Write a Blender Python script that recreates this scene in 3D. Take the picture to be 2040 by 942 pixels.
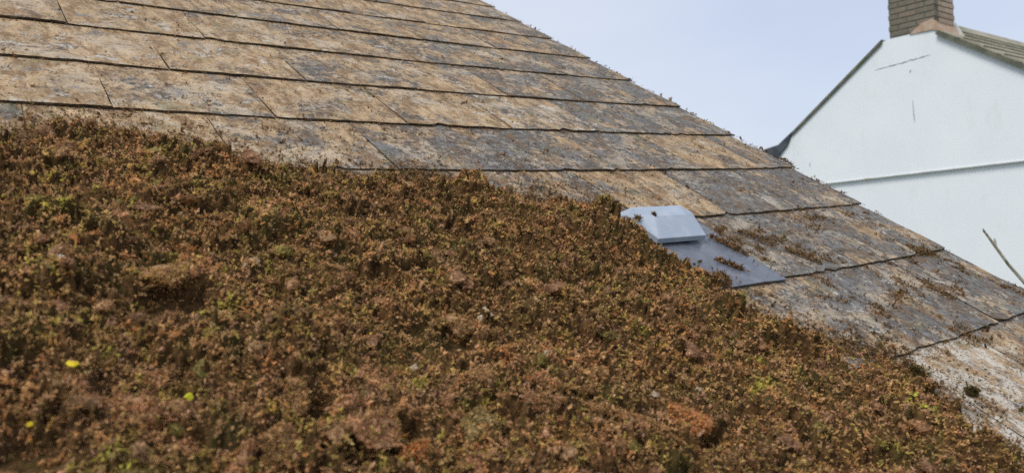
import bpy, bmesh, math, random
import numpy as np
from mathutils import Vector, Matrix

for o in list(bpy.data.objects):
    bpy.data.objects.remove(o, do_unlink=True)
random.seed(7)
RNG = np.random.default_rng(11)
SC = bpy.context.scene
COL = SC.collection

# ------------------------------------------------------------------ camera
CZ = 3.6                                   # eye height above the ground
cam_d = bpy.data.cameras.new('camera')
cam = bpy.data.objects.new('camera', cam_d); COL.objects.link(cam)
cam_d.sensor_width = 36.0
cam_d.lens = 1551.4 / 2040 * 36.0
cam_d.clip_start = 0.02
cam_d.clip_end = 2000
CR = Matrix(((0.79101, 0.05056, -0.60970), (-0.60930, -0.02540, -0.79256), (-0.05556, 0.99840, 0.01072)))
cam.matrix_world = Matrix.Translation((0, 0, CZ)) @ CR.to_4x4()
cam_d.dof.use_dof = True
cam_d.dof.focus_distance = 1.7
cam_d.dof.aperture_fstop = 5.6
SC.camera = cam

# ------------------------------------------------------------------ sky and sun (bright overcast)
SUN_EL, SUN_AZ = 57.0, 262.0               # azimuth clockwise from +Y
world = bpy.data.worlds.new('World'); SC.world = world; world.use_nodes = True
wn, wl = world.node_tree.nodes, world.node_tree.links
for n in list(wn): wn.remove(n)
w_out = wn.new('ShaderNodeOutputWorld'); w_bg = wn.new('ShaderNodeBackground')
sky = wn.new('ShaderNodeTexSky'); sky.sky_type = 'NISHITA'; sky.sun_disc = False
sky.sun_elevation = math.radians(SUN_EL); sky.sun_rotation = math.radians(SUN_AZ)
sky.air_density = 1.0; sky.dust_density = 2.0; sky.ozone_density = 1.0
w_tc = wn.new('ShaderNodeTexCoord'); w_map = wn.new('ShaderNodeMapping'); w_map.inputs['Scale'].default_value = (1, 1, 2.5)
w_no = wn.new('ShaderNodeTexNoise'); w_no.inputs['Scale'].default_value = 1.6; w_no.inputs['Detail'].default_value = 4
w_cr = wn.new('ShaderNodeValToRGB')
w_cr.color_ramp.elements[0].position = .3; w_cr.color_ramp.elements[0].color = (4.0, 4.5, 5.65, 1)
w_cr.color_ramp.elements[1].position = .72; w_cr.color_ramp.elements[1].color = (5.15, 5.5, 6.15, 1)
w_mix = wn.new('ShaderNodeMixRGB'); w_mix.inputs[0].default_value = .86
wl.new(w_tc.outputs['Generated'], w_map.inputs[0]); wl.new(w_map.outputs[0], w_no.inputs['Vector'])
wl.new(w_no.outputs[0], w_cr.inputs[0]); wl.new(sky.outputs[0], w_mix.inputs[1]); wl.new(w_cr.outputs[0], w_mix.inputs[2])
wl.new(w_mix.outputs[0], w_bg.inputs[0]); w_bg.inputs[1].default_value = 0.1
wl.new(w_bg.outputs[0], w_out.inputs[0])

sun_d = bpy.data.lights.new('sun', 'SUN'); sun_d.energy = 1.5; sun_d.angle = math.radians(22); sun_d.color = (1, .955, .88)
sun = bpy.data.objects.new('sun', sun_d); COL.objects.link(sun)
az, el = math.radians(SUN_AZ), math.radians(SUN_EL)
sdir = Vector((math.sin(az)*math.cos(el), math.cos(az)*math.cos(el), math.sin(el)))
sun.rotation_euler = sdir.to_track_quat('Z', 'Y').to_euler()
sun.location = sdir * 30
SC.cycles.use_denoising = False
SC.view_settings.view_transform = 'Standard'; SC.view_settings.look = 'None'
SC.view_settings.exposure = 0.62; SC.view_settings.gamma = 1.0; SC.view_settings.use_curve_mapping = False

# ------------------------------------------------------------------ helpers
def tag(o, label=None, cat=None, group=None, kind=None):
    if label: o['label'] = label
    if cat: o['category'] = cat
    if group: o['group'] = group
    if kind: o['kind'] = kind
    return o

def link(name, me, mat=None, parent=None, loc=None):
    o = bpy.data.objects.new(name, me); COL.objects.link(o)
    if mat and me is not None and not me.materials: me.materials.append(mat)
    if parent: o.parent = parent
    if loc is not None: o.location = loc
    return o

def empty(name, loc=(0, 0, 0)):
    o = bpy.data.objects.new(name, None); COL.objects.link(o); o.location = loc; o.empty_display_size = .1
    return o

def pyd(name, v, f):
    me = bpy.data.meshes.new(name); me.from_pydata([tuple(map(float, p)) for p in v], [], f); me.update()
    return me

def flat(me):
    me.polygons.foreach_set('use_smooth', [False]*len(me.polygons)); return me

def tri_soup(name, V, C):
    """V (n,3,3) triangles, C (n,3) colours -> one mesh with a face colour attribute"""
    n = len(V); me = bpy.data.meshes.new(name)
    me.vertices.add(n*3); me.vertices.foreach_set('co', V.astype(np.float32).ravel())
    me.loops.add(n*3); me.loops.foreach_set('vertex_index', np.arange(n*3, dtype=np.int32))
    me.polygons.add(n); me.polygons.foreach_set('loop_start', np.arange(0, n*3, 3, dtype=np.int32))
    a = me.attributes.new('tint', 'FLOAT_COLOR', 'FACE')
    a.data.foreach_set('color', np.c_[C, np.ones(n)].astype(np.float32).ravel())
    me.update(calc_edges=True); return me

def prism(outline, axis_vec, depth):
    """extrude a planar outline of 3-D points along axis_vec*depth"""
    v = [Vector(p) for p in outline]; k = len(v); d = Vector(axis_vec)*depth
    vv = v + [p + d for p in v]
    f = [list(range(k))[::-1], list(range(k, 2*k))] + [[i, (i+1) % k, k+(i+1) % k, k+i] for i in range(k)]
    bm = bmesh.new(); bv = [bm.verts.new(p) for p in vv]
    for q in f: bm.faces.new([bv[i] for i in q])
    bmesh.ops.recalc_face_normals(bm, faces=bm.faces)
    me = bpy.data.meshes.new('prism'); bm.to_mesh(me); bm.free(); return flat(me)

def box(lo, hi, bev=0):
    bm = bmesh.new(); bmesh.ops.create_cube(bm, size=1)
    for v in bm.verts:
        v.co = Vector([(lo[i]+hi[i])/2 + v.co[i]*(hi[i]-lo[i]) for i in range(3)])
    if bev: bmesh.ops.bevel(bm, geom=list(bm.edges), offset=bev, segments=1, affect='EDGES')
    me = bpy.data.meshes.new('box'); bm.to_mesh(me); bm.free(); return flat(me)

class N:
    """small node-graph writer"""
    def __init__(s, name):
        s.m = bpy.data.materials.new(name); s.m.use_nodes = True; s.t = s.m.node_tree
        for n in list(s.t.nodes): s.t.nodes.remove(n)
        s.out = s.t.nodes.new('ShaderNodeOutputMaterial'); s.b = s.t.nodes.new('ShaderNodeBsdfPrincipled')
        s.t.links.new(s.b.outputs[0], s.out.inputs[0])
    def n(s, typ, **k):
        x = s.t.nodes.new(typ)
        for a, v in k.items(): setattr(x, a, v)
        return x
    def put(s, sock, v):
        if isinstance(v, bpy.types.NodeSocket): s.t.links.new(v, sock)
        elif v is not None:
            if hasattr(sock.default_value, '__len__'):
                d = len(sock.default_value); v = tuple(v); sock.default_value = v + (1,)*(d-len(v)) if len(v) < d else v
            else: sock.default_value = v
    def noise(s, vec, scale, detail=4, rough=.55, dist=0):
        x = s.n('ShaderNodeTexNoise'); s.put(x.inputs['Vector'], vec); x.inputs['Scale'].default_value = scale
        x.inputs['Detail'].default_value = detail; x.inputs['Roughness'].default_value = rough; x.inputs['Distortion'].default_value = dist
        return x.outputs[0]
    def math(s, op, a, b=None, clamp=False):
        x = s.n('ShaderNodeMath', operation=op, use_clamp=clamp); s.put(x.inputs[0], a)
        if b is not None: s.put(x.inputs[1], b)
        return x.outputs[0]
    def ramp(s, v, lo, hi, a=0., b=1.):
        x = s.n('ShaderNodeMapRange', clamp=True, interpolation_type='SMOOTHSTEP'); s.put(x.inputs[0], v)
        for i, q in enumerate((lo, hi, a, b)): s.put(x.inputs[1+i], q)
        return x.outputs[0]
    def mix(s, f, a, b):
        x = s.n('ShaderNodeMixRGB'); s.put(x.inputs[0], f); s.put(x.inputs[1], a); s.put(x.inputs[2], b); return x.outputs[0]
    def vadd(s, a, b):
        x = s.n('ShaderNodeVectorMath', operation='ADD'); s.put(x.inputs[0], a); s.put(x.inputs[1], b); return x.outputs[0]
    def vmul(s, a, b):
        x = s.n('ShaderNodeVectorMath', operation='MULTIPLY'); s.put(x.inputs[0], a); s.put(x.inputs[1], b); return x.outputs[0]
    def bump(s, h, strength, dist):
        x = s.n('ShaderNodeBump'); x.inputs['Strength'].default_value = strength; x.inputs['Distance'].default_value = dist
        s.put(x.inputs['Height'], h); s.t.links.new(x.outputs[0], s.b.inputs['Normal'])
    def fin(s, col, rough=.9, spec=.3, metal=0):
        s.put(s.b.inputs['Base Color'], col); s.put(s.b.inputs['Roughness'], rough)
        s.b.inputs['Specular IOR Level'].default_value = spec; s.b.inputs['Metallic'].default_value = metal
        return s.m
    def obj(s, ref=None):
        x = s.n('ShaderNodeTexCoord')
        if ref: x.object = ref
        return x.outputs['Object']

def speckled(name, a, b, scale, rough=.9, spec=.25, bump=0., dist=.001, c=None, cs=None):
    g = N(name); p = g.obj(); n1 = g.noise(p, scale, 5, .6)
    col = g.mix(g.ramp(n1, .35, .65), a, b)
    if c: col = g.mix(g.ramp(g.noise(p, cs, 4, .6), .55, .68), col, c)
    if bump: g.bump(g.noise(p, scale*3, 5, .65), bump, dist)
    return g.fin(col, rough, spec)

# ------------------------------------------------------------------ ground
me = pyd('ground', [(-600, -600, 0), (600, -600, 0), (600, 600, 0), (-600, 600, 0)], [(0, 1, 2, 3)])
tag(link('ground', me, speckled('ground_grass', (.06, .085, .03), (.10, .11, .05), 1.3, bump=.4, dist=.02)), kind='structure')

# ------------------------------------------------------------------ the roof frame: s along the courses, t up the slope, w out of it
PITCH = math.radians(30.558); H0 = .575
U = Vector((0, math.cos(PITCH), math.sin(PITCH))); NV = Vector((0, -math.sin(PITCH), math.cos(PITCH)))
RO = Vector((0, 0, CZ)) - H0*NV
ROOF = Matrix((( 1, U.x, NV.x, RO.x), (0, U.y, NV.y, RO.y), (0, U.z, NV.z, RO.z), (0, 0, 0, 1)))
house = empty('house'); house.matrix_world = ROOF
tag(house, 'house whose lichen stained slate roof fills the foreground, half buried in moss', 'house')

TAILS = [-.10, .162, .457, .719, .977, 1.219, 1.463, 1.713, 1.975, 2.225, 2.464, 2.70, 2.93, 3.175, 3.42, 3.66]
VERGE = 2.145; TH = .0045; GAUGE = .2475
def sag(s): return .028*((s-1.15)/1.05)**2 - .006
def w_top(s, t):
    """height of the slate surface over the roof plane"""
    t = np.asarray(t) - sag(np.asarray(s)); k = np.clip(np.searchsorted(TAILS, t, 'right')-1, 0, len(TAILS)-2)
    T = np.array(TAILS); return TH*(1-(t-T[k])/(T[k+1]-T[k]))

# moss outline (s, t), worked out once in metres on the slope
EDGE = np.array([(-.9, 1.25), (-.3, 1.24), (0.076, 1.294), (0.114, 1.311), (0.152, 1.294), (0.186, 1.354), (0.26, 1.362), (0.354, 1.322), (0.42, 1.288),
    (0.459, 1.247), (0.518, 1.211), (0.583, 1.187), (0.737, 1.171), (0.841, 1.155), (0.924, 1.097), (0.975, 1.062), (1.083, 1.047),
    (1.146, 1.021), (1.142, 0.976), (1.118, 0.935), (1.11, 0.874), (1.113, 0.807), (1.153, 0.764), (1.162, 0.709), (1.116, 0.658),
    (1.142, 0.621), (1.163, 0.571), (1.222, 0.528), (1.259, 0.489), (1.331, 0.443), (1.321, 0.381), (1.246, 0.318), (1.222, 0.266),
    (1.257, 0.227), (1.288, 0.195), (1.30, .05), (1.27, -.06), (-.9, -.06)])
def edge_dist(P):
    """signed distance to the moss outline, positive inside"""
    a = EDGE; b = np.roll(EDGE, -1, 0); d = np.full(len(P), 1e9); ins = np.zeros(len(P), bool)
    for (x0, y0), (x1, y1) in zip(a, b):
        ex, ey = x1-x0, y1-y0; k = np.clip(((P[:, 0]-x0)*ex + (P[:, 1]-y0)*ey)/(ex*ex+ey*ey), 0, 1)
        d = np.minimum(d, np.hypot(P[:, 0]-x0-k*ex, P[:, 1]-y0-k*ey))
        c = ((y0 > P[:, 1]) != (y1 > P[:, 1])) & (P[:, 0] < (x1-x0)*(P[:, 1]-y0)/((y1-y0) + 1e-12) + x0)
        ins ^= c
    return np.where(ins, d, -d)

# --- slate material: grey fibre slate under tan lichen, pale crusts, brown moss dust
def slate_mat():
    g = N('weathered_slate'); P = g.obj(house)
    oi = g.n('ShaderNodeObjectInfo'); rnd = oi.outputs['Random']
    cov = g.n('ShaderNodeAttribute', attribute_type='OBJECT', attribute_name='lichen').outputs['Fac']     # how much tan lichen a slate carries
    pale = g.n('ShaderNodeAttribute', attribute_type='OBJECT', attribute_name='pale').outputs['Fac']
    cx = g.n('ShaderNodeCombineXYZ'); g.put(cx.inputs[0], g.math('MULTIPLY', rnd, 37.)); g.put(cx.inputs[1], g.math('MULTIPLY', rnd, 91.))
    Q = g.vadd(P, cx.outputs[0])                       # breaks the pattern at every slate
    c0 = lambda v, k: g.math('MULTIPLY', g.math('SUBTRACT', v, .5), k)
    add = lambda *a: a[0] if len(a) == 1 else g.math('ADD', a[0], add(*a[1:]))
    grit = g.noise(Q, 520, 3, .7); fine = g.noise(Q, 210, 4, .7); mid = g.noise(Q, 62, 5, .7); big = g.noise(Q, 8.5, 5, .62, .4)
    streak = g.noise(g.vmul(Q, (1.5, .6, 1)), 24, 6, .72, .8)
    grey = g.mix(g.ramp(add(mid, c0(grit, .5)), .3, .72), (.070, .066, .062), (.20, .185, .165))
    grey = g.mix(g.math('MULTIPLY', g.ramp(fine, .55, .68), .7), grey, (.33, .305, .26))
    tan = g.mix(g.ramp(add(streak, c0(fine, .35)), .33, .68), (.27, .165, .082), (.56, .405, .235))
    tan = g.mix(g.ramp(mid, .48, .68), tan, (.42, .31, .20))
    m = add(big, cov, c0(mid, .75), c0(fine, .4))
    col = g.mix(g.ramp(m, .36, .52), grey, tan)
    # brown organic film in blotches and short smears
    br = add(g.noise(g.vadd(g.vmul(Q, (1.3, .6, 1)), (3.1, 7.7, 0)), 22, 7, .76, .5), c0(fine, .28), c0(grit, .2))
    col = g.mix(g.math('MULTIPLY', g.ramp(br, .47, .62), .80), col, (.19, .112, .056))
    # broad blotches: washed-out pale film and bare blue-grey slate
    wash = add(g.noise(g.vadd(Q, (1.1, 4.7, 0)), 7, 5, .65, .5), c0(mid, .35), c0(fine, .2))
    col = g.mix(g.math('MULTIPLY', g.ramp(wash, .52, .64), .55), col, (.54, .45, .335))
    bare = add(g.noise(g.vadd(Q, (8.3, 2.9, 0)), 9, 5, .66, .6), c0(mid, .4), c0(fine, .25), g.math('MULTIPLY', cov, -.45))
    col = g.mix(g.math('MULTIPLY', g.ramp(bare, .57, .66), .75), col, g.mix(mid, (.085, .088, .092), (.25, .247, .24)))
    # pale crustose lichen
    pl = add(g.noise(g.vadd(Q, (9.1, 1.7, 0)), 21, 7, .72, .6), c0(fine, .36), c0(grit, .2), g.math('MULTIPLY', pale, .13))
    col = g.mix(g.math('MULTIPLY', g.ramp(pl, .585, .68), .8), col, (.58, .54, .465))
    # green-grey algae
    al = g.noise(g.vadd(Q, (5.1, 11.7, 0)), 13, 4, .6)
    col = g.mix(g.math('MULTIPLY', g.ramp(al, .56, .70), .45), col, (.165, .165, .085))
    # dark and pale pinhead specks
    vo = g.n('ShaderNodeTexVoronoi'); vo.inputs['Scale'].default_value = 170; g.put(vo.inputs['Vector'], g.vadd(Q, g.vmul(g.n('ShaderNodeTexNoise').outputs['Color'], (.004, .004, 0))))
    sp = g.math('MULTIPLY', g.math('LESS_THAN', vo.outputs['Distance'], .30), g.ramp(g.noise(Q, 28, 4), .44, .58))
    col = g.mix(g.math('MULTIPLY', sp, .75), col, (.085, .052, .03))
    v2 = g.n('ShaderNodeTexVoronoi'); v2.inputs['Scale'].default_value = 95; g.put(v2.inputs['Vector'], g.vadd(Q, (2, 5, 0)))
    sp2 = g.math('MULTIPLY', g.math('LESS_THAN', v2.outputs['Distance'], .18), g.ramp(g.noise(g.vadd(Q, (4, 4, 0)), 21, 3), .5, .58))
    col = g.mix(g.math('MULTIPLY', sp2, .7), col, (.60, .58, .52))
    h = add(g.math('MULTIPLY', mid, .8), g.math('MULTIPLY', fine, .6), g.math('MULTIPLY', grit, .3), g.math('MULTIPLY', g.ramp(pl, .58, .66), .25), g.math('MULTIPLY', g.ramp(br, .47, .62), .3))
    g.bump(h, .8, .002)
    return g.fin(col, .9, .22)
SLATE = slate_mat()
FELT = speckled('roof_felt', (.03, .03, .03), (.055, .05, .045), 60)
EDGEM = speckled('slate_edge', (.045, .032, .02), (.12, .085, .05), 60, c=(.2, .15, .09), cs=30)
MORTAR = speckled('verge_mortar', (.30, .27, .22), (.42, .39, .33), 40, bump=.6, dist=.004, c=(.14, .12, .07), cs=25)
RENDER_OWN = speckled('wall_render', (.70, .70, .67), (.78, .78, .76), 5, bump=.3, dist=.003)

# --- slates
def slate_mesh(x0, x1, k):
    """local: x along the course about its middle, y up from the tail"""
    nx, ny = 14, 6; L = .32; w = x1-x0; cx = (x0+x1)/2
    r = np.random.default_rng(int(abs(x0)*1e4) + k*977); ph = r.uniform(0, 9, 4)
    xs = np.linspace(-w/2, w/2, nx+1); ys = np.array([0, .02, .07, .13, .19, .25, L]) ; v = []
    tail = .0009*np.sin(xs*60+ph[0]) + .0007*np.sin(xs*171+ph[1]) + r.normal(0, .0009, nx+1)
    if r.random() < .3:
        i = r.integers(1, nx); tail[i] += r.uniform(.005, .012)
    if r.random() < .3: tail[0 if r.random() < .5 else -1] += r.uniform(.006, .014)
    rise = r.uniform(0, .0016); tw = r.normal(0, .0012)
    for j, y in enumerate(ys):
        for i, x in enumerate(xs):
            yy = y + (tail[i] if j == 0 else 0); xx = x + (r.normal(0, .0035 if i == nx and x1 > 2.1 else .0005) if i in (0, nx) else 0)
            ww = TH*(1-yy/GAUGE) + .0008 + rise*(1-yy/L) + tw*(x/w)*(1-yy/L) + .0009*math.sin(x*14+ph[2])*(1-yy/L)
            v.append((xx, yy, ww))
    n0 = len(v); top = list(v)
    f = []; W = nx+1
    for j in range(ny):
        for i in range(nx): f.append((j*W+i, j*W+i+1, (j+1)*W+i+1, (j+1)*W+i))
    rim = [i for i in range(W)] + [j*W+nx for j in range(1, ny+1)] + [ny*W+i for i in range(nx-1, -1, -1)] + [j*W for j in range(ny-1, 0, -1)]
    for q in rim: v.append((top[q][0], top[q][1], top[q][2]-TH))
    m = len(rim)
    for a in range(m):
        b = (a+1) % m; f.append((rim[b], rim[a], n0+a, n0+b))
    f.append([n0+a for a in range(m)][::-1])
    me = pyd('slate', v, f); me.materials.append(SLATE); me.materials.append(EDGEM)
    me.polygons.foreach_set('material_index', [0]*(nx*ny)+[1]*(len(f)-nx*ny)); me.polygons.foreach_set('use_smooth', [False]*len(f)); return me, cx

# known slates by course and half-slate step from the vent's joint: tan ones, grey ones, chalky ones
LICH = {(5, 5): .01, (5, 4): .02, (5, 2): -.12, (5, 0): -.14, (5, -2): -.10, (5, -4): .0, (4, 1): .02, (4, 3): -.17, (4, 5): -.15, (4, -1): -.06,
        (3, 2): -.16, (3, 4): -.10, (3, 6): -.12, (2, 1): -.10, (2, 3): -.15, (2, 5): -.16, (1, 0): .05, (1, 2): .06, (1, 4): -.06, (1, 6): -.12,
        (6, -5): .0, (6, -3): .06, (6, -1): .05, (6, 1): .0, (6, 3): -.15, (6, 5): -.12, (7, 2): -.08, (7, 0): -.01, (7, 4): -.12}
PALE = {(1, 2): 1., (1, 0): .9, (1, 4): .35, (6, 1): .5, (7, -6): .3, (5, 5): .25}
for k, t0 in enumerate(TAILS[:-1]):
    base = 1.213 if k % 2 == 0 else 1.3695
    js = [base + .3045*i for i in range(-8, 5)]
    js = [j + random.uniform(-.003, .003) for j in js if -.85 < j < VERGE-.1] + [VERGE + random.uniform(-.004, .006)]
    for a, b in zip(js[:-1], js[1:]):
        if k == 3 and abs((a+b)/2-1.217) < .06: continue                 # the vent takes this slate's place
        mid = (a+b)/2
        dd = edge_dist(np.array([(x, y) for x in (a, mid, b) for y in (t0, t0+.12, t0+.25)]))
        if dd.min() > .03: continue                                      # wholly buried
        me, cx = slate_mesh(a+.0019, b-.0019, k)
        o = link('slate', me, SLATE, house, (cx, t0+sag(cx), 0))
        lich = LICH.get((k, round((cx-1.213)/.1525)), None)
        if lich is None: lich = -.075*cx + .03*t0 + .02 + random.uniform(-.055, .055)
        o['lichen'] = float(lich); o['pale'] = PALE.get((k, round((cx-1.213)/.1525)), random.uniform(0, .3) if t0 > 1.4 and cx < 1.2 else random.uniform(-.15, .12))
        o.rotation_euler.z = math.atan(2*.028*(cx-1.15)/1.05**2) + random.gauss(0, .0022)
me = box((-.95, -.06, -.03), (VERGE-.012, 3.70, -.012)); link('roof_felt', me, FELT, house)
# bedding mortar under the verge, rough along its outer face
v, f = [], []; ny = 150; r = np.random.default_rng(5)
for i in range(ny+1):
    y = -.05+3.72*i/ny; d = r.normal(0, .004)
    v += [(VERGE-.06, y, -.011), (VERGE-.006+d, y, -.009), (VERGE-.010+d*.6, y, -.045), (VERGE-.06, y, -.05)]
for i in range(ny):
    for a in range(4): f.append((4*i+a, 4*i+(a+1) % 4, 4*i+4+(a+1) % 4, 4*i+4+a))
link('verge_mortar', pyd('verge_mortar', v, f), MORTAR, house)
RI = ROOF.inverted()
gw = [(2.06, .42, 0), (2.06, .42, 2.95), (2.06, 3.48, 4.82), (2.06, 6.5, 2.95), (2.06, 6.5, 0)]
me = prism(gw, (-1, 0, 0), 2.95); me.transform(RI); link('wall', me, RENDER_OWN, house)
me = prism([(2.13, 3.50, 4.99), (2.13, 6.9, 2.98), (2.13, 6.9, 2.90), (2.13, 3.50, 4.91)], (-1, 0, 0), 3.05); me.transform(RI); link('roof_slope', me, FELT, house)

# ------------------------------------------------------------------ roof vent
vent = empty('roof_vent'); vent.matrix_world = ROOF @ Matrix.Translation((1.2195, .705, 0))
tag(vent, 'pale grey plastic roof vent with hooded cowl on dark flashing sheet beside the moss', 'roof vent')
g = N('vent_plastic'); p = g.obj()
c = g.mix(g.ramp(g.noise(p, 30, 5, .6), .4, .7), (.34, .39, .46), (.40, .445, .51))
c = g.mix(g.math('MULTIPLY', g.ramp(g.noise(p, 90, 6, .7), .60, .72), .55), c, (.30, .28, .26))
g.bump(g.noise(p, 700, 2), .08, .0005); COWL = g.fin(c, .48, .4)
g = N('flashing_sheet'); p = g.obj()
c = g.mix(g.ramp(g.noise(p, 25, 5, .6), .4, .7), (.095, .105, .128), (.14, .15, .172))
c = g.mix(g.math('MULTIPLY', g.ramp(g.noise(p, 60, 6, .75), .58, .72), .6), c, (.16, .13, .10))
g.bump(g.noise(p, 9, 3), .25, .004); FLASH = g.fin(c, g.ramp(g.noise(p, 40, 5, .6), .3, .7, .16, .36), .5)
v, f = [], []; nx, ny = 12, 10
for j in range(ny+1):
    for i in range(nx+1):
        x = -.1525+.305*i/nx; y = .0+.30*j/ny
        w = TH*(1-y/GAUGE)+.0025 + .0006*math.sin(x*31+y*17) + (.0012 if j == 0 and i in (2, 3, 9) else 0)
        v.append((x, y, w))
W = nx+1
for j in range(ny):
    for i in range(nx): f.append((j*W+i, j*W+i+1, (j+1)*W+i+1, (j+1)*W+i))
me = pyd('flashing', v, f); fl = link('flashing', me, FLASH, vent, (0, sag(1.22)*0, 0)); sm = fl.modifiers.new('thick', 'SOLIDIFY'); sm.thickness = .003; sm.offset = -1
def y(t): return t-.705
cv = [(-.067, y(.868), .020), (.078, y(.868), .020), (-.067, y(.868), .0085), (.078, y(.868), .0085),     # 0-3 lip
      (-.090, y(.945), .032), (.110, y(.945), .032), (-.090, y(.945), .018), (.110, y(.945), .018),       # 4-7 widest
      (-.036, y(.922), .0405), (.062, y(.922), .0405), (-.060, y(.964), .0395), (.086, y(.964), .0395),       # 8-11 raised top
      (-.085, y(.990), .004), (.085, y(.990), .004)]                                                      # 12-13 back foot
cf = [(0, 1, 9, 8), (8, 9, 11, 10), (9, 1, 5, 11), (0, 8, 10, 4), (2, 3, 1, 0), (3, 7, 5, 1), (6, 2, 0, 4), (10, 11, 13, 12), (11, 5, 7, 13), (4, 10, 12, 6)]
bm = bmesh.new(); bv = [bm.verts.new(q) for q in cv]
for q in cf: bm.faces.new([bv[i] for i in q])
bmesh.ops.recalc_face_normals(bm, faces=bm.faces); me = bpy.data.meshes.new('cowl'); bm.to_mesh(me); bm.free()
cw = link('cowl', me, COWL, vent); sm = cw.modifiers.new('thick', 'SOLIDIFY'); sm.thickness = .003; sm.offset = -1
bv_ = cw.modifiers.new('soft', 'BEVEL'); bv_.width = .0055; bv_.segments = 4; bv_.limit_method = 'ANGLE'; bv_.angle_limit = .15
link('throat', box((-.055, y(.885), .004), (.055, y(.955), .018)), FELT, vent)

# ------------------------------------------------------------------ neighbouring house
nb = empty('white_house', (10.6, 4.9, 0))
tag(nb, 'white rendered house with brick chimney rising behind the roof verge', 'house')
def NP(Y, Z, X=0.): return (X, Y-4.9, Z+CZ)
g = N('white_render'); p = g.obj()
c = g.mix(g.ramp(g.noise(p, 1.2, 5, .6), .35, .7), (.79, .83, .86), (.83, .865, .885))
c = g.mix(g.math('MULTIPLY', g.ramp(g.noise(g.vmul(p, (1, 1, .35)), 2.6, 6, .7), .56, .74), .5), c, (.69, .68, .62))
c = g.mix(g.math('MULTIPLY', g.ramp(g.noise(p, 14, 6, .75), .64, .75), .5), c, (.50, .49, .44))
g.bump(g.noise(p, 60, 4), .15, .004); WHITE = g.fin(c, .85, .2)
def bandz(Y): return .396+(6.165-Y)*.0277
cols = [(6.97, .86), (6.69, 1.17), (5.29, 2.235), (5.171, 2.275), (4.596, 2.275), (1.9, .487)]
v = [NP(Y, z, X) for X in (0, .3) for Y, zt in cols for z in (bandz(Y), zt)]; f = []; k = len(cols)
for i in range(k-1):
    a = 2*i; f += [(a, a+1, a+3, a+2), (2*k+a+2, 2*k+a+3, 2*k+a+1, 2*k+a), (a+1, 2*k+a+1, 2*k+a+3, a+3), (a, a+2, 2*k+a+2, 2*k+a)]
f += [(0, 2*k, 2*k+1, 1), (2*k-2, 2*k-1, 4*k-1, 4*k-2)]
link('upper_wall', flat(pyd('upper_wall', v, f)), WHITE, nb)
lo = [NP(6.97, -CZ, .035), NP(6.97, bandz(6.97)-.003, .035), NP(1.9, bandz(1.9)-.003, .035), NP(1.2, .02, .035), NP(1.2, -CZ, .035)]
link('lower_wall', prism(lo, (1, 0, 0), .26), WHITE, nb)
DRIP = speckled('drip_edge', (.55, .56, .56), (.68, .68, .66), 9, c=(.35, .24, .13), cs=4)
dr = [NP(6.97, bandz(6.97)+.006, -.012), NP(1.9, bandz(1.9)+.006, -.012), NP(1.9, bandz(1.9)-.008, -.012), NP(6.97, bandz(6.97)-.008, -.012)]
link('drip_edge', prism(dr, (1, 0, 0), .045), DRIP, nb)
CRACK = speckled('crack_grime', (.10, .10, .09), (.22, .21, .19), 30)
def crack(pts, wd, rs):
    r = np.random.default_rng(rs); v = []; f = []
    P = [np.array(q, float) for q in pts]; n = 26; path = []
    for i in range(n+1):
        k = i/n*(len(P)-1); a = min(int(k), len(P)-2); path.append(P[a]+(P[a+1]-P[a])*(k-a)+r.normal(0, .003, 2))
    for i, q in enumerate(path):
        ww = wd*(.25+.75*r.random())*min(1, 4*min(i, n-i)/n+.15); d = P[-1]-P[0]; d = np.array((-d[1], d[0]))/np.hypot(*d)
        for sgn in (-1, 1): v.append(NP(q[0]+d[0]*ww*sgn, q[1]+d[1]*ww*sgn, -.002))
    for i in range(n): f.append((2*i, 2*i+1, 2*i+3, 2*i+2))
    link('crack', pyd('crack', v, f), CRACK, nb)
crack([(5.40, 1.885), (5.0, 1.915), (4.643, 1.945)], .0075, 1)
crack([(4.905, 1.40), (4.895, 1.09)], .006, 2)
crack([(6.437, .72), (6.445, .655)], .004, 3)
crack([(4.915, 1.80), (4.92, 1.76)], .006, 4)
# verges
TRIM = speckled('verge_trim', (.10, .105, .085), (.17, .165, .12), 8, c=(.10, .12, .05), cs=5)
link('verge_trim', prism([NP(6.70, 1.205, -.03), NP(5.27, 2.278, -.03), NP(5.27, 2.226, -.03), NP(6.70, 1.158, -.03)], (1, 0, 0), .36), TRIM, nb)
LEAD = speckled('lead_sheet', (.045, .055, .065), (.085, .095, .105), 6, rough=.6, bump=.3, dist=.01)
link('lead_flashing', prism([NP(6.69, 1.215, -.034), NP(6.935, 1.045, -.034), NP(7.6, .93, -.034), NP(7.6, .80, -.034), NP(6.965, .845, -.034), NP(6.78, 1.03, -.034)], (1, 0, 0), .12), LEAD, nb)
TILE = speckled('mossy_tile', (.30, .28, .20), (.45, .41, .32), 2.2, bump=.6, dist=.02, c=(.21, .23, .10), cs=4)
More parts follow.
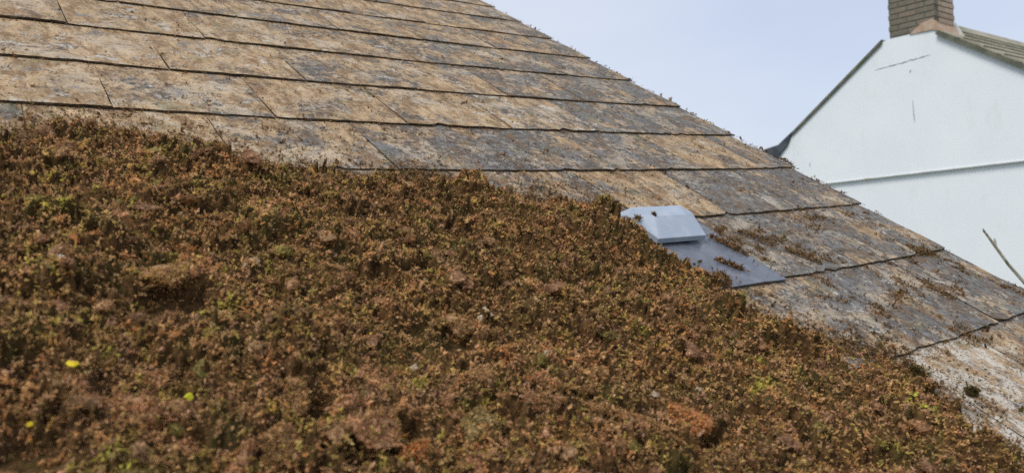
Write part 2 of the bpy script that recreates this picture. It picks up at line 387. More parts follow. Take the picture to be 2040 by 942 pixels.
# front slope in stepped tile courses, ridge to eaves
slope = math.atan(.659); ry, rz = 4.946, 2.505; cs_, sn_ = math.cos(slope), math.sin(slope)
def SP(d, h, X): return NP(ry-d*cs_-h*sn_, rz-d*sn_+h*cs_, X)
d = 0; i = 0
while d < 4.3:
    g0 = .27
    xs = .575 if i < 2 else -.04
    q = [SP(d, .012, xs), SP(d+g0+.03, .040, xs), SP(d+g0+.03, .014, xs), SP(d, -.014, xs)]
    link('tile_course', prism(q, (1, 0, 0), 7.5), TILE, nb); d += g0; i += 1
link('verge_trim', prism([SP(.50, .004, -.055), SP(4.4, .004, -.055), SP(4.4, -.055, -.055), SP(.50, -.055, -.055)], (1, 0, 0), .05), TRIM, nb)
link('ridge_tile', prism([NP(5.08, 2.44, .66), NP(5.03, 2.535, .66), NP(4.95, 2.57, .66), NP(4.87, 2.535, .66), NP(4.81, 2.44, .66)], (1, 0, 0), 7.0), TILE, nb)
link('roof_slope', prism([NP(4.946, 2.475, .31), NP(7.3, .78, .31), NP(7.3, .70, .31), NP(4.946, 2.40, .31)], (1, 0, 0), 7.2), LEAD, nb)
# chimney of single bricks
ch_m = speckled('chimney_mortar', (.11, .105, .085), (.17, .16, .135), 30, c=(.15, .16, .10), cs=12)
cy0, cy1, cx0, cx1 = 4.566, 5.171, -.012, .56
chim = link('chimney', box(NP(cy0+.008, 2.272, cx0+.008), NP(cy1-.008, 3.30, cx1-.008)), ch_m, nb)
BR = []
for j in range(5):
    a = [(.205, .17, .13), (.23, .19, .145), (.185, .165, .125), (.215, .19, .15), (.25, .19, .145)][j]
    BR.append(speckled('brick_%d' % j, tuple(x*.82 for x in a), a, 20, bump=.4, dist=.004, c=(.17, .17, .11), cs=16))
BL = [speckled('lit_face_brick_%d' % j, tuple(x*.85 for x in a), a, 20, bump=.4, dist=.004, c=(.28, .24, .17), cs=16) for j, a in enumerate([(.50, .37, .28), (.56, .43, .33), (.45, .34, .26)])]  # pinkish-tan front bricks, colour lightened to stand in for light on that face
def brick(lo_, hi_, BR=BR):
    e = random.uniform(-.003, .003)
    link('brick', box(tuple(x-e*.3 for x in lo_), tuple(x+e*.3 for x in hi_), .004), random.choice(BR), chim)
for c_ in range(13):
    z0 = 2.283+c_*.075; z1 = z0+.062; off = .1125 if c_ % 2 else 0.
    # gable face
    yy = cy1+off-.03
    while yy > cy0+.02:
        a, b = max(yy-.215, cy0), min(yy, cy1)
        if b-a > .03: brick(NP(a, z0, cx0), NP(b, z1, cx0+.10))
        yy -= .229
    # front face, going down the slope line
    xx = cx0+.113+off*.9-.12
    while xx < cx1:
        a, b = max(xx, cx0+.112), min(xx+.215, cx1)
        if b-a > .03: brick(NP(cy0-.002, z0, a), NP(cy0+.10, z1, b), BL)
        xx += .225
FIL = speckled('mortar_fillet', (.42, .27, .18), (.52, .40, .30), 9, bump=.5, dist=.006)
link('mortar_fillet', prism([NP(4.90, 2.262, -.014), NP(4.74, 2.37, -.022), NP(4.60, 2.40, -.022), NP(4.552, 2.35, -.022), NP(4.50, 2.20, -.022), NP(4.60, 2.26, -.022)], (1, 0, 0), .05), FIL, chim)
link('mortar_fillet', prism([NP(4.575, 2.36, .02), NP(4.50, 2.20, .02), NP(4.575, 2.18, .02)], (1, 0, 0), .55), FIL, chim)
link('soaker', prism([NP(4.57, 2.42, .563), NP(4.44, 2.16, .563), NP(4.57, 2.22, .563)], (1, 0, 0), .03), DRIP, chim)

# ------------------------------------------------------------------ bare twig in the gap between the houses
def tube(pts, radii, seg=8):
    v, f = [], []; P = [Vector(p) for p in pts]
    for i, p in enumerate(P):
        d = (P[min(i+1, len(P)-1)]-P[max(i-1, 0)]).normalized(); a = d.orthogonal().normalized(); b = d.cross(a)
        for k in range(seg):
            th = 2*math.pi*k/seg; v.append(p+(a*math.cos(th)+b*math.sin(th))*radii[i])
    for i in range(len(P)-1):
        for k in range(seg): f.append((i*seg+k, i*seg+(k+1) % seg, (i+1)*seg+(k+1) % seg, (i+1)*seg+k))
    f += [list(range(seg))[::-1], [(len(P)-1)*seg+k for k in range(seg)]]
    return pyd('tube', v, f)
BARK = speckled('grey_bark', (.30, .26, .19), (.48, .44, .35), 45, bump=.6, dist=.003, c=(.14, .15, .07), cs=18)
tw = empty('bare_sapling', (4.35, .55, 0)); tag(tw, 'bare grey twig poking up in front of the white wall', 'sapling')
def TP(x, y_, z): return (x-4.35, y_-.55, z+CZ)
link('stem', tube([TP(4.35, .55, -CZ), TP(4.28, .63, -2.6), TP(4.05, .86, -1.55), TP(3.84, 1.07, -.86), TP(3.724, 1.165, -.59), TP(3.655, 1.218, -.432), TP(3.606, 1.259, -.339), TP(3.560, 1.297, -.262), TP(3.519, 1.330, -.180), TP(3.502, 1.341, -.150), TP(3.484, 1.355, -.117)],
     [.03, .025, .017, .0115, .0088, .0072, .0066, .0064, .0058, .0052, .0042]), BARK, tw)
link('spur', tube([TP(3.523, 1.327, -.190), TP(3.527, 1.330, -.165), TP(3.526, 1.331, -.152)], [.006, .005, .0025]), BARK, tw)
link('spur', tube([TP(3.607, 1.258, -.342), TP(3.603, 1.268, -.328), TP(3.598, 1.273, -.318)], [.006, .005, .002]), BARK, tw)
link('spur', tube([TP(3.487, 1.353, -.122), TP(3.478, 1.352, -.116), TP(3.472, 1.352, -.108)], [.0045, .004, .0025]), BARK, tw)

# ------------------------------------------------------------------ moss
G = .003; S0, S1, T0, T1 = -.55, 1.42, -.06, 1.44
NS, NT = int((S1-S0)/G)+1, int((T1-T0)/G)+1
gs = S0+G*np.arange(NS); gt = T0+G*np.arange(NT); GS, GT = np.meshgrid(gs, gt, indexing='ij')
def spectral(shape, step, lo, hi, beta, seed):
    r = np.random.default_rng(seed); n = r.normal(size=shape)
    fx = np.fft.fftfreq(shape[0], step)[:, None]; fy = np.fft.rfftfreq(shape[1], step)[None]; fr = np.hypot(fx, fy)
    amp = np.where((fr > 1/hi) & (fr < 1/lo), np.maximum(fr, 1e-6)**(-beta), 0); z = np.fft.irfft2(np.fft.rfft2(n)*amp, s=shape)
    return z/z.std()
shp = (NS, NT)
D0 = edge_dist(np.c_[GS.ravel(), GT.ravel()]).reshape(shp)
D = D0 + .012*spectral(shp, G, .012, .12, 1.0, 1)
prof = np.clip(D/.038, 0, 1); prof = prof*(2-prof)
cush = np.zeros(shp); rb = np.random.default_rng(3)
for _ in range(900):
    c0, c1 = rb.uniform(S0, S1), rb.uniform(T0, T1); R_ = rb.choice([.010, .015, .022, .032, .045], p=[.3, .3, .22, .13, .05])*rb.uniform(.8, 1.25)
    hh = R_*rb.uniform(.5, .95); th = rb.uniform(0, 3.14); asp = rb.uniform(.55, 1)
    i0, i1 = int((c0-R_-S0)/G), int((c0+R_-S0)/G)+2; j0, j1 = int((c1-R_-T0)/G), int((c1+R_-T0)/G)+2
    i0, j0 = max(i0, 0), max(j0, 0); a = GS[i0:i1, j0:j1]-c0; b = GT[i0:i1, j0:j1]-c1
    if a.size == 0: continue
    x = a*math.cos(th)+b*math.sin(th); yv = (-a*math.sin(th)+b*math.cos(th))/asp
    q = 1-(x*x+yv*yv)/(R_*R_); cush[i0:i1, j0:j1] = np.maximum(cush[i0:i1, j0:j1], hh*np.sqrt(np.clip(q, 0, None)))
HOLES = [(0.241, 0.814, .024), (0.262, .822, .016), (0.057, 0.6, .022), (0.52, 0.702, .013), (0.899, 0.697, .016), (0.408, 0.519, .014), (0.560, 0.666, .018), (0.330, 0.592, .018), (0.476, 0.777, .012), (.20, .575, .012), (.69, .445, .014), (.76, .395, .012), (1.135, .985, .012)]
from mathutils.kdtree import KDTree
def cells(spacing, seed, warp):
    rr = np.random.default_rng(seed); n = int((S1-S0)*(T1-T0)/spacing**2); pt = np.c_[rr.uniform(S0, S1, n), rr.uniform(T0, T1, n)]
    kd = KDTree(n)
    for i, q in enumerate(pt): kd.insert((q[0], q[1], 0), i)
    kd.balance(); hv = rr.random(n); wa = spectral(shp, G, .012, .08, .8, seed+1)*warp; wb = spectral(shp, G, .012, .08, .8, seed+2)*warp
    X = (GS+wa).ravel(); Yv = (GT+wb).ravel(); need = (D > -.02).ravel(); F = np.zeros(X.size); HV = np.zeros(X.size)
    for i in np.nonzero(need)[0]:
        a, b = kd.find_n((X[i], Yv[i], 0), 2); F[i] = b[2]-a[2]; HV[i] = hv[a[1]]
    return F.reshape(shp)/spacing, HV.reshape(shp)
F1, V1_ = cells(.046, 61, .008); F2, V2_ = cells(.0118, 71, .003)
F0, V0_ = cells(.095, 81, .014)
lump = (.05+1.0*V0_)*.014*np.clip(F0/.35, 0, 1)**.7 + (.06+1.15*V1_)*.025*np.clip(F1/.42, 0, 1)**.6 + (.10+1.25*V2_)*.0130*np.clip(F2/.7, 0, 1)**.75
Hm = prof*(.005 + .005*spectral(shp, G, .10, .6, 1.2, 2)) + prof*(.35*cush+lump) + np.sqrt(np.clip(prof, 0, 1))*.0020*spectral(shp, G, .007, .03, .4, 4)
hole = np.zeros(shp)
for a, b, r_ in HOLES: hole = np.maximum(hole, np.exp(-(((GS-a)/(r_*1.25))**2+((GT-b)/r_)**2)**1.5))
Hm -= .06*hole
Hm = np.where(D > 0, np.maximum(Hm, .0015), -.004) + w_top(GS, GT)*(prof < .9)
def samp(A, s, t):
    x = np.clip((s-S0)/G, 0, NS-1.001); yv = np.clip((t-T0)/G, 0, NT-1.001); i = x.astype(int); j = yv.astype(int); a = x-i; b = yv-j
    return (1-a)*(1-b)*A[i, j]+a*(1-b)*A[i+1, j]+(1-a)*b*A[i, j+1]+a*b*A[i+1, j+1]
gx, gy = np.gradient(Hm, G)

moss = empty('moss_heap'); moss.matrix_world = ROOF
tag(moss, 'thick heap of brown and green moss spread over the lower roof', 'moss', kind='stuff')
g = N('moss_body'); p = g.obj()
c = g.mix(g.ramp(g.noise(p, 90, 5, .7), .35, .65), (.045, .025, .011), (.15, .082, .032))
c = g.mix(g.ramp(g.noise(p, 14, 4, .6), .5, .65), c, (.08, .06, .02))
g.bump(g.noise(p, 260, 4, .7), .9, .004); BODY = g.fin(c, .95, .1)
keep = (D > -.006); idx = -np.ones(shp, int); cell = keep[:-1, :-1] & keep[1:, :-1] & keep[1:, 1:] & keep[:-1, 1:]
used = np.zeros(shp, bool)
for a, b in ((0, 0), (1, 0), (1, 1), (0, 1)): used[a:NS-1+a, b:NT-1+b] |= cell
idx[used] = np.arange(used.sum()); ci, cj = np.nonzero(cell)
quads = np.c_[idx[ci, cj], idx[ci+1, cj], idx[ci+1, cj+1], idx[ci, cj+1]]
me = bpy.data.meshes.new('moss_body'); nv = int(used.sum()); nq = len(quads)
me.vertices.add(nv); me.vertices.foreach_set('co', np.c_[GS[used], GT[used], Hm[used]-.002].astype(np.float32).ravel())
me.loops.add(nq*4); me.loops.foreach_set('vertex_index', quads.astype(np.int32).ravel())
me.polygons.add(nq); me.polygons.foreach_set('loop_start', np.arange(0, nq*4, 4, dtype=np.int32)); me.update(calc_edges=True)
tag(link('moss_body', me, BODY, moss), kind='stuff')

# shoot templates: little curved stems set with pointed leaves (unit length, growing along +z)
def shoot(r, nl, spread, lw, ll):
    T = []; bend = r.uniform(.2, 1.1); az0 = r.uniform(0, 6.28)
    for i in range(nl):
        k = (i+.6)/nl; base = np.array((bend*k*k*math.cos(az0)*.5, bend*k*k*math.sin(az0)*.5, k*.85))
        a = i*2.4+r.uniform(-.5, .5); out = np.array((math.cos(a), math.sin(a), 0)); d = out*spread+np.array((0, 0, 1))*(1-spread*.55)+r.normal(0, .18, 3)
        d /= np.linalg.norm(d); sd = np.cross(d, (0, 0, 1)); sd /= np.linalg.norm(sd)+1e-6
        L = ll*(1.15-.5*k)*r.uniform(.7, 1.3); w = lw*r.uniform(.7, 1.3)
        T.append((base-sd*w/2, base+sd*w/2, base+d*L))
    return np.array(T)
TR = np.random.default_rng(21)
TPL = [shoot(TR, 11, TR.uniform(.8, 1.2), TR.uniform(.22, .34), TR.uniform(.28, .42)) for _ in range(18)]
FIB = [shoot(TR, 15, TR.uniform(.2, .5), TR.uniform(.05, .09), TR.uniform(.6, .95)) for _ in range(10)]

def frames(nrm, r, tilt):
    n = len(nrm); ax = nrm + r.normal(0, tilt, (n, 3)); ax /= np.linalg.norm(ax, axis=1, keepdims=True)
    h = r.normal(size=(n, 3)); x = np.cross(ax, h); x /= np.linalg.norm(x, axis=1, keepdims=True); yv = np.cross(ax, x)
    return np.stack((x, yv, ax), -1)
def scatter(P, nrm, size, col, tpls, r, tilt, jit=.22):
    F = frames(nrm, r, tilt); pick = r.integers(0, len(tpls), len(P)); V = []; C = []
    for k, t in enumerate(tpls):
        m = pick == k
        if not m.any(): continue
        q = np.einsum('nij,lkj->nlki', F[m]*size[m][:, None, None], t) + P[m][:, None, None]
        V.append(q.reshape(-1, 3, 3))
        cc = col[m][:, None]*(1+r.normal(0, jit, (m.sum(), len(t), 1))).clip(.35, 1.8); C.append((cc/np.maximum(1, cc.max(-1, keepdims=True)/.88)).reshape(-1, 3))
    return np.concatenate(V), np.concatenate(C)

GREEN = [(0.941, 0.422, .035), (1.165, 0.323, .03), (0.802, 0.736, .022), (0.299, 0.526, .03), (0.099, 1.075, .03), (1.195, 0.214, .035), (0.734, 0.93, .02), (0.848, 0.608, .025), (0.341, 0.576, .02), (0.436, 1.125, .018), (0.252, 0.893, .018), (1.155, 0.431, .015), (0.136, 0.564, .03), (0.558, 0.553, .03), (1.10, .62, .03), (1.0, .50, .02)]
RUST = [(1.126, 0.549, .03), (1.054, 0.578, .03), (0.398, 0.479, .022), (0.357, 0.703, .03), (0.594, 0.606, .02), (0.541, 0.449, .02), (0.901, 0.584, .03), (0.068, 0.568, .025), (0.525, 0.933, .03), (0.785, 0.962, .05), (0.315, 1.162, .03), (1.233, 0.359, .03), (0.608, 0.402, .02), (1.05, 1.0, .06), (1.1, .75, .05)]
z1 = spectral(shp, G, .02, .25, 1.0, 31); z2 = spectral(shp, G, .01, .10, .8, 32); z3 = spectral(shp, G, .012, .15, .9, 33)
gf = np.zeros(shp); rf = np.zeros(shp)
for a, b, r_ in GREEN: gf += np.exp(-(((GS-a)/r_)**2+((GT-b)/r_)**2))
for a, b, r_ in RUST: rf += np.exp(-(((GS-a)/r_)**2+((GT-b)/r_)**2))
PAL = np.array([(.190, .108, .046),    # dark umber
                (.375, .210, .088),    # rusty brown
                (.490, .325, .150),    # dry tan
                (.320, .250, .064),    # golden olive
                (.335, .325, .055),    # moss green
                (.415, .255, .165),    # pinkish brown
                (.520, .255, .100)])   # orange rust
def moss_col(s, t, r):
    """each little cushion keeps to one hue of the palette; single shoots stray from it"""
    a, b, c_ = samp(z1, s, t), samp(z2, s, t), samp(z3, s, t); gg, rr = samp(gf, s, t), samp(rf, s, t)
    wts = np.stack([np.exp(.9*(.1-.7*b)), np.exp(.9*(.9+.5*a)), np.exp(.9*(.2+.7*b)), np.exp(.9*(.15-.6*a+.4*c_)), np.exp(.9*(-1.5-.7*a+.9*c_)+3.0*gg), np.exp(.9*(.1-.7*c_+.5*(t < .72))), np.exp(.9*(-.9+.8*a)+2.6*rr)], 1)
    wts /= wts.sum(1, keepdims=True); i = np.clip(((s-S0)/G+.5).astype(int), 0, NS-1); j = np.clip(((t-T0)/G+.5).astype(int), 0, NT-1)
    hv = (V2_[i, j]*7.13+V1_[i, j]*3.7) % 1.0; pick = lambda u: (wts.cumsum(1) < u[:, None]).sum(1).clip(0, len(PAL)-1)
    col = .45*PAL[pick(hv)]+.27*PAL[pick(r.random(len(s)))]+.28*(wts@PAL)
    return 1.6*col*np.exp(r.normal(.0, .24, len(s))+.34*((V2_[i, j]*13.7) % 1-.5)+.42*((V1_[i, j]*17.3) % 1-.5))[:, None]
camw = np.array(CR)
def in_view(s, t, mar):
    """rough test: does the lens take in this spot of the slope, with a margin in metres"""
    P = np.stack([s, t*U.y, t*U.z], 1)+np.array(RO-Vector((0, 0, CZ))); q = P@camw; d = -q[:, 2]
    return (d > .05) & (np.abs(q[:, 0])/np.maximum(d, .05) < .658+mar/np.maximum(d, .05)) & (np.abs(q[:, 1])/np.maximum(d, .05) < .304+mar/np.maximum(d, .05))
def seed_points(n, r, dens_out=.22):
    s = r.uniform(S0, S1, n*5); t = r.uniform(T0, T1, n*5)
    ok = (samp(D, s, t) > .0) & (samp(hole, s, t) < .55) & (r.random(n*5) < .12+1.3*np.clip(samp(F2, s, t)/.5, 0, 1)*np.clip(samp(F1, s, t)/.12+.25, 0, 1)); vis = in_view(s, t, .10); ok &= vis | (r.random(n*5) < dens_out)
    s, t = s[ok], t[ok]
    dist = np.sqrt(s*s+t*t+H0*H0); k = r.random(len(s)) < np.clip((.95/dist)**1.0, 0, 1); return s[k][:n], t[k][:n]
def on_moss(s, t, lift):
    nrm = np.stack([-samp(gx, s, t), -samp(gy, s, t), np.ones(len(s))], 1); nrm /= np.linalg.norm(nrm, axis=1, keepdims=True)
    return np.stack([s, t, samp(Hm, s, t)], 1)-nrm*lift, nrm
r = np.random.default_rng(77)
s, t = seed_points(155000, r); size = .0044*np.exp(r.normal(0, .36, len(s)))
P, nr = on_moss(s, t, .0014); nr = nr*.75+np.array((0, 0, .4))
V1, C1 = scatter(P, nr, size, moss_col(s, t, r), TPL, r, .8)
s, t = seed_points(5500, r); size = .0080*np.exp(r.normal(0, .35, len(s)))
P, nr = on_moss(s, t, .002)
V2, C2 = scatter(P, nr*.5, size, moss_col(s, t, r)*np.array((1.15, 1.05, 1.0)), FIB, r, 1.2)
VX, CX = [], []
ico = bmesh.new(); bmesh.ops.create_icosphere(ico, subdivisions=3, radius=1); iv = np.array([q.co for q in ico.verts]); it = np.array([[q.index for q in p_.verts] for p_ in ico.faces]); ico.free()
def broken(v, rr, cuts, amps):
    """an irregular lump: waves of several sizes, then flat broken faces"""
    d = np.ones(len(v))
    for fq, am in amps:
        for _ in range(3):
            k = rr.normal(size=3); k *= fq/np.linalg.norm(k); d += am*.6*np.sin(v@k+rr.uniform(0, 6.28))
    v = v*d[:, None]
    for _ in range(cuts):
        k = rr.normal(size=3); k /= np.linalg.norm(k); v = v-np.clip(v@k-rr.uniform(.45, .8), 0, None)[:, None]*k
    return v
ss, ts = seed_points(300, r, .0); ss, ts = ss[:190], ts[:190]
hues = np.array([(.44, .25, .14), (.40, .235, .125), (.47, .29, .15), (.43, .235, .115), (.32, .25, .08), (.36, .20, .09)])
for k in range(len(ss)):
    sz = np.array((r.uniform(.006, .016), r.uniform(.005, .011), r.uniform(.004, .008)))*r.choice([.8, 1.0, 1.35])
    v = broken(iv, r, 5, ((1.6, .25), (3.5, .2), (8, .12)))*sz; c_h = hues[r.integers(0, len(hues))]*r.uniform(.8, 1.15)
    q = Matrix.Rotation(r.uniform(0, 6.28), 3, 'Z') @ Matrix.Rotation(r.normal(0, .45), 3, 'X'); q = np.array(q)
    o_ = np.array((ss[k], ts[k], samp(Hm, ss[k:k+1], ts[k:k+1])[0]+.0015)); vw = v@q.T+o_
    VX.append(vw[it]); CX.append(c_h*1.0*np.exp(r.normal(0, .3, (len(it), 1))))
    m = 190; ii = r.integers(0, len(iv), m); nn = (v[ii]/sz**2)@q.T; nn /= np.linalg.norm(nn, axis=1, keepdims=True)
    a_, b_ = scatter(vw[ii], nn*.45, .0030*np.exp(r.normal(0, .35, m)), c_h*np.exp(r.normal(0, .28, m))[:, None], TPL, r, .8); VX.append(a_); CX.append(b_)
V2 = np.concatenate([V2]+VX); C2 = np.concatenate([C2]+CX)
g = N('moss_shoots'); at = g.n('ShaderNodeAttribute', attribute_name='tint'); MOSS = g.fin(at.outputs['Color'], .85, .15)
tl = g.n('ShaderNodeBsdfTranslucent'); g.put(tl.inputs['Color'], at.outputs['Color']); ms = g.n('ShaderNodeMixShader'); ms.inputs[0].default_value = .42   # thin leaves let light through
g.t.links.new(g.b.outputs[0], ms.inputs[1]); g.t.links.new(tl.outputs[0], ms.inputs[2]); g.t.links.new(ms.outputs[0], g.out.inputs[0])
tag(link('moss_shoots', tri_soup('moss_shoots', np.concatenate([V1, V2]), np.concatenate([C1, C2])), MOSS, moss), kind='stuff')
print('moss tris', len(V1)+len(V2), 'body quads', nq)

# crumbs of moss scattered over the bare slates, thickest below the tails, in the joints and near the heap
n = 1500000; s = r.uniform(-.3, VERGE+.004, n); t = r.uniform(.05, 3.0, n); d = -edge_dist(np.c_[s, t])
tt = t-sag(s); TA = np.array(TAILS); k = np.searchsorted(TA, tt, 'right')-1; below = TA[np.clip(k+1, 0, len(TA)-1)]-tt
base_j = np.where(k % 2 == 0, 1.213, 1.3695); ph = (s-base_j)/.3045; jd = np.abs(ph-np.round(ph))*.3045
patch = spectral((500, 620), .005, .03, .35, 1.1, 55); pv = patch[np.clip(((s+.3)/.005).astype(int), 0, 499), np.clip((t/.005).astype(int), 0, 619)]
pr = .012*np.exp(.9*pv)*np.exp(-np.clip(t-.9, 0, None)*.9)*(.35+.65*np.clip(s/1.6, 0, 1)) + .30*np.exp(-below/.006)*(.25+.75*np.clip(pv+.4, 0, 1)) + .09*np.exp(-jd/.005)*np.exp(.5*pv)*np.exp(-np.clip(t-1.2, 0, None)*.8)
pr += .95*np.exp(-np.clip(d, 0, None)/.026)*np.exp(.3*pv) + .13*np.exp(-np.clip(d, 0, None)/.10)*np.exp(.6*pv) + .16*np.exp(-(VERGE-s)/.008)*np.clip(pv+.4, 0, 1)*np.exp(-np.clip(t-1.6, 0, None)*.5)
pr += .34*((s > 1.38) & (t > .42) & (t < .95))*np.clip(pv-.5, 0, 2)
on_vent = (s > 1.06) & (s < 1.345) & (t > .83) & (t < 1.0); pl_ = (s > 1.067) & (s < 1.372) & (t > .70) & (t < 1.0)
pr = np.where(pl_, pr*.12, pr*1.15); ok = (r.random(n) < pr) & (d > -.004) & ~on_vent
s, t, d = s[ok], t[ok], d[ok]; size = .0040*(1+.6*np.exp(-(VERGE-s)/.010))*np.exp(r.normal(0, .5, len(s)))*(1+.5*np.exp(-np.clip(d, 0, None)/.05))
P = np.stack([s, t, w_top(s, t)+.0012+.0024*((s > 1.067) & (s < 1.372) & (t > .70) & (t < 1.0))], 1); nr = np.tile((0, 0, .6), (len(s), 1))
kk = r.integers(0, 5, len(s)); CP = np.array([(.13, .07, .03), (.24, .125, .052), (.31, .19, .09), (.15, .11, .035), (.36, .23, .12)])
V3, C3 = scatter(P, nr, size, CP[kk]*np.exp(r.normal(0, .25, len(s)))[:, None], [q[:9] for q in TPL[:8]]+[q[:6] for q in FIB[:3]], r, .8)
cr = empty('moss_crumbs'); cr.matrix_world = ROOF
tag(cr, 'loose brown moss crumbs scattered over the bare slates', 'crumbs', kind='stuff')
tag(link('crumb_layer', tri_soup('crumb_layer', V3, C3), MOSS, cr), kind='stuff'); print('crumbs', len(s), 'tris', len(V3))

# tufts of moss lying on the flashing and along the verge, each a small thing of its own
def tuft(s_, t_, L, Wd, ang, hgt, label, tint=(1, 1, 1), nn=260, w0=None, group=None):
    rr = np.random.default_rng(int(s_*1e4)+int(t_*1e3)); a = rr.uniform(0, 6.28, nn); q = np.sqrt(rr.random(nn))
    x = q*np.cos(a)*L/2; yv = q*np.sin(a)*Wd/2; z = hgt*(1-q*q)*rr.uniform(.1, 1, nn)
    P = np.stack([x*math.cos(ang)-yv*math.sin(ang), x*math.sin(ang)+yv*math.cos(ang), z], 1)
    kk = rr.integers(0, 5, nn); col = CP[kk]*np.array(tint)*np.exp(rr.normal(0, .3, nn))[:, None]
    V, C = scatter(P, np.tile((0, 0, .6), (nn, 1)), .0055*np.exp(rr.normal(0, .35, nn)), col, TPL+FIB[:3], rr, .8)
    o = link('moss_tuft', tri_soup('moss_tuft', V, C), MOSS); o.matrix_world = ROOF @ Matrix.Translation((s_, t_, float(w_top(s_, t_)) + .003 if w0 is None else w0))
    tag(o, label, 'moss tuft', group)
GT_ = 'moss tufts lying loose on the slates'
tuft(1.272, .775, .062, .018, 2.15, .006, 'short strip of moss lying across the middle of the vent flashing', group=GT_)
tuft(1.352, .845, .10, .022, 1.85, .008, 'long moss strip along the right edge of the vent flashing', group=GT_, nn=340)
tuft(1.475, .865, .085, .035, 2.2, .006, 'moss tuft on the slate right of the vent cowl', group=GT_)
tuft(1.53, .775, .09, .03, 2.1, .006, 'moss tuft low on the slate right of the vent flashing', group=GT_)
tuft(1.19, .728, .06, .04, .6, .012, 'moss tuft fallen on the lower left corner of the vent flashing', group=GT_, nn=320)
tuft(1.405, .335, .03, .022, 0, .012, 'small dark moss cushion on the pale slate near right edge', tint=(.5, .6, .5), group=GT_, nn=200)
tuft(1.345, .405, .035, .03, 0, .014, 'dark moss cushion where the heap meets the pale slate', tint=(.5, .62, .45), group=GT_, nn=240)
tuft(2.142, 1.27, .06, .015, 1.57, .008, 'tiny moss tuft on the verge edge before the dark lead flashing', group=GT_, nn=120)

# clods of turned-over moss, lumpy fibrous chunks standing proud of the heap
def clod(s_, t_, size, ang, tilt, col, label, seed, fib=2600, lift=.22):
    rr = np.random.default_rng(seed); bm = bmesh.new(); bmesh.ops.create_icosphere(bm, subdivisions=4, radius=1)
    v = np.array([q.co for q in bm.verts]); f = [[q.index for q in p_.verts] for p_ in bm.faces]; bm.free()
    sz = np.array(size)*.46; vv = broken(np.sign(v)*np.abs(v)**.8, rr, 7, ((1.6, .28), (3.2, .22), (7, .15), (15, .10)))*sz
    me = pyd('clod', vv, f); me.materials.append(col[0])
    z = float(samp(Hm, np.array([s_]), np.array([t_]))[0])
    o = link('moss_clod', me); o.matrix_world = ROOF @ Matrix.Translation((s_, t_, z+size[2]*lift)) @ Matrix.Rotation(ang, 4, 'Z') @ Matrix.Rotation(tilt, 4, 'X')
    i = rr.integers(0, len(v), fib); nn = v[i]/sz; nn /= np.linalg.norm(nn, axis=1, keepdims=True)
    cc = np.array(col[1])*np.exp(rr.normal(0, .38, fib))[:, None]; mm = rr.random(fib) < .4; cc[mm] = 1.35*PAL[rr.choice([0, 1, 2, 3], mm.sum())]*np.exp(rr.normal(0, .3, mm.sum()))[:, None]
    V, C = scatter(vv[i]*.97, nn*.4, .0040*np.exp(rr.normal(0, .35, fib)), cc, TPL, rr, .9)
    link('fibres', tri_soup('fibres', V, C), MOSS, o)
    tag(o, label, 'moss clod', 'turned over clods of moss in the heap')
def clodmat(name, a, b):
    return speckled(name, a, b, 130, .95, .12, 1.0, .004, c=tuple(x*.45 for x in a), cs=60)
PINK = (clodmat('pinkish_clod', (.38, .20, .10), (.58, .34, .19)), (.55, .31, .165))
TANC = (clodmat('tan_clod', (.32, .19, .09), (.52, .33, .17)), (.50, .30, .14))
ORNG = (clodmat('orange_clod', (.34, .15, .06), (.52, .25, .11)), (.56, .25, .09))
OLIV = (clodmat('olive_clod', (.25, .19, .08), (.40, .30, .14)), (.42, .315, .13))
clod(0.318, 0.613, (.060, .026, .024), 1.1, .1, TANC, 'tan sausage shaped moss clod left of centre near the bottom', 1)
clod(0.410, 0.623, (.050, .038, .022), .3, .2, PINK, 'pinkish rounded moss mound right of the tan sausage shaped clod', 2)
clod(0.165, 0.625, (.075, .048, .018), -.4, .25, PINK, 'broad flat pinkish clod between the two yellow leaves', 3)
clod(0.190, 0.672, (.016, .016, .034), 0, .2, PINK, 'small upright pinkish stub above the broad flat clod', 4, 500)
clod(0.198, 0.580, (.040, .020, .016), -.2, .3, PINK, 'pale edged clod just below the green yellow leaf', 5, 700)
clod(0.232, 0.538, (.055, .018, .030), 1.1, .5, PINK, 'narrow leaning slab clod at the bottom edge', 6, 900)
clod(0.272, 0.528, (.060, .040, .028), .7, .5, TANC, 'large leaning tan slab clod at the bottom edge', 7)
clod(0.363, 0.517, (.060, .045, .020), .2, .2, PINK, 'pink and orange crumbly clod at the bottom centre left', 8)
clod(0.393, 0.481, (.050, .026, .020), .5, .1, ORNG, 'orange fibrous clod on the bottom edge left of the olive cushion', 9)
clod(0.488, 0.500, (.055, .050, .030), .2, .1, OLIV, 'round olive grey moss cushion near the bottom centre', 10, 2400)
clod(0.671, 0.458, (.090, .020, .020), 2.25, .1, TANC, 'long thin ridge shaped clod slanting down right of bottom centre', 11)
clod(0.693, 0.536, (.055, .018, .018), .55, .1, TANC, 'short brown ridge shaped clod above the long slanting one', 12, 900)
clod(0.751, 0.420, (.060, .045, .024), 2.2, .2, ORNG, 'reddish clod with green underside right of the long slanting ridge', 13)
clod(0.579, 0.688, (.046, .036, .020), .4, .3, TANC, 'small tan clod overhanging a dark hollow in mid heap', 14, 900, .75)
clod(0.246, 0.846, (.074, .050, .016), .15, -.12, TANC, 'flat brown clod overhanging the dark hole left of centre', 15, 1800, 1.2)

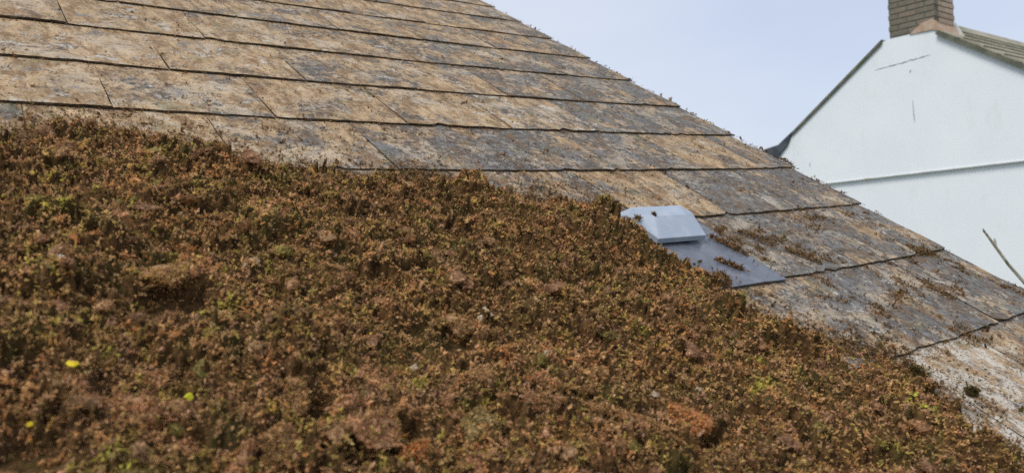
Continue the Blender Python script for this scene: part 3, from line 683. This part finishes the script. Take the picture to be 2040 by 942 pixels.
clod(0.455, 0.455, (.046, .030, .020), 1.2, .3, PINK, 'pinkish chunk on the bottom edge right of the orange fibrous clod', 16, 900)
clod(0.530, 0.570, (.044, .026, .018), .4, .3, TANC, 'tan chunk above the round olive grey cushion', 17, 900)
clod(0.610, 0.540, (.040, .022, .018), 2.0, .3, PINK, 'pinkish chunk between the olive cushion and the short brown ridge', 18, 800)
clod(0.360, 0.575, (.038, .026, .020), .9, .4, PINK, 'pinkish chunk below the rounded mound in the lower left centre', 19, 800)

# flakes of stone and lichen, thin angular chips
def flake(s_, t_, a, b, th, ang, tilt, mat, label, name='stone_flake', cat='flake', lift=.002, group='pale flakes lying on the moss'):
    rr = np.random.default_rng(int(s_*9999+t_*777)); k = 9; ring = []
    for i in range(k):
        q = 2*math.pi*i/k; m = rr.uniform(.72, 1.1); ring.append((a*.38*m*math.cos(q), b*.38*m*math.sin(q), rr.normal(0, th*.3)))
    v = ring+[(x*.86, yv*.86, z+th) for x, yv, z in ring]+[(0, 0, th*1.25)]
    f = [list(range(k))[::-1]]+[[i, (i+1) % k, k+(i+1) % k, k+i] for i in range(k)]+[[k+i, k+(i+1) % k, 2*k] for i in range(k)]
    z = float(samp(Hm, np.array([s_]), np.array([t_]))[0])
    o = link(name, flat(pyd(name, v, f)), mat); o.matrix_world = ROOF @ Matrix.Translation((s_, t_, z+lift)) @ Matrix.Rotation(ang, 4, 'Z') @ Matrix.Rotation(tilt, 4, 'X')
    tag(o, label, cat, group)
CREAM = speckled('cream_stone', (.36, .27, .17), (.58, .49, .36), 220, bump=.5, dist=.001)
CHALK = speckled('chalk_stone', (.50, .46, .41), (.68, .65, .60), 200, bump=.4, dist=.001)
GREYF = speckled('grey_stone', (.24, .175, .11), (.38, .30, .20), 200, bump=.6, dist=.001)
flake(0.307, 1.028, .008, .010, .003, .2, .9, CHALK, 'tiny chalk white chip standing in the upper left of the heap')
flake(0.356, 0.877, .040, .024, .005, .3, .35, GREYF, 'large flat grey beige flake in the left middle of the heap')
flake(0.640, 0.712, .020, .030, .004, .6, .4, CREAM, 'cream flake in the middle of the heap beside the dark hollow')
flake(0.618, 0.700, .014, .016, .003, .1, .3, CREAM, 'smaller cream chip just left of the cream flake by the hollow')
flake(0.483, 0.641, .013, .012, .006, .1, .5, CREAM, 'round cream pebble below the middle of the heap')
flake(0.651, 0.592, .018, .014, .004, .7, .5, GREYF, 'beige chip right of the round cream pebble')
flake(0.758, 0.484, .020, .013, .005, 2.4, .4, CREAM, 'cream pointed flake above the long slanting ridge')
flake(0.701, 0.452, .020, .014, .004, 2.3, .4, GREYF, 'beige flake resting against the long slanting ridge')
flake(0.980, 0.657, .014, .010, .003, .4, .6, CREAM, 'cream chip on the moss below the vent flashing')
flake(1.045, 0.676, .012, .018, .003, .2, .6, CREAM, 'tall cream chip at the moss edge under the vent flashing')
flake(0.843, 0.480, .015, .013, .004, .5, .4, GREYF, 'beige chip in the lower right of the heap')
flake(0.662, 0.421, .011, .008, .003, .5, .4, CHALK, 'small chalky chip near the bottom edge right of centre')
flake(0.136, 0.897, .016, .010, .004, .5, .5, CHALK, 'chalky grey chip near the left edge of the heap')
YEL = speckled('yellow_leaf', (.72, .52, .02), (.82, .62, .03), 160, .6, .3)
YGR = speckled('lime_leaf', (.62, .58, .02), (.72, .66, .04), 160, .6, .3)
OCH = speckled('ochre_leaf', (.55, .33, .02), (.65, .42, .03), 160, .6, .3)
gy_ = 'fallen yellow leaf scraps on the moss'
flake(0.116, 0.681, .017, .009, .001, -.3, .55, YEL, 'bright yellow leaf scrap near the left edge of the heap', 'yellow_leaf', 'leaf', .011, gy_)
flake(0.211, 0.627, .014, .012, .001, .3, .9, YGR, 'lime yellow leaf scrap standing above the pale edged clod', 'yellow_leaf', 'leaf', .020, gy_)
flake(0.075, 0.629, .008, .007, .001, .3, .7, YEL, 'small dull yellow leaf scrap close to the lower left corner', 'yellow_leaf', 'leaf', .011, gy_)
flake(0.442, 0.689, .007, .005, .001, .3, .6, OCH, 'tiny ochre leaf scrap above the pinkish mound', 'yellow_leaf', 'leaf', .011, gy_)

# scraps caught on the vent cowl
tuft(1.186, .926, .012, .006, 1.9, .003, 'short dark scrap of moss on top of the vent cowl', nn=32, w0=.0405)
tuft(1.142, .925, .016, .009, .8, .004, 'brown curled scrap on the left side of the vent cowl', nn=60, w0=.034)
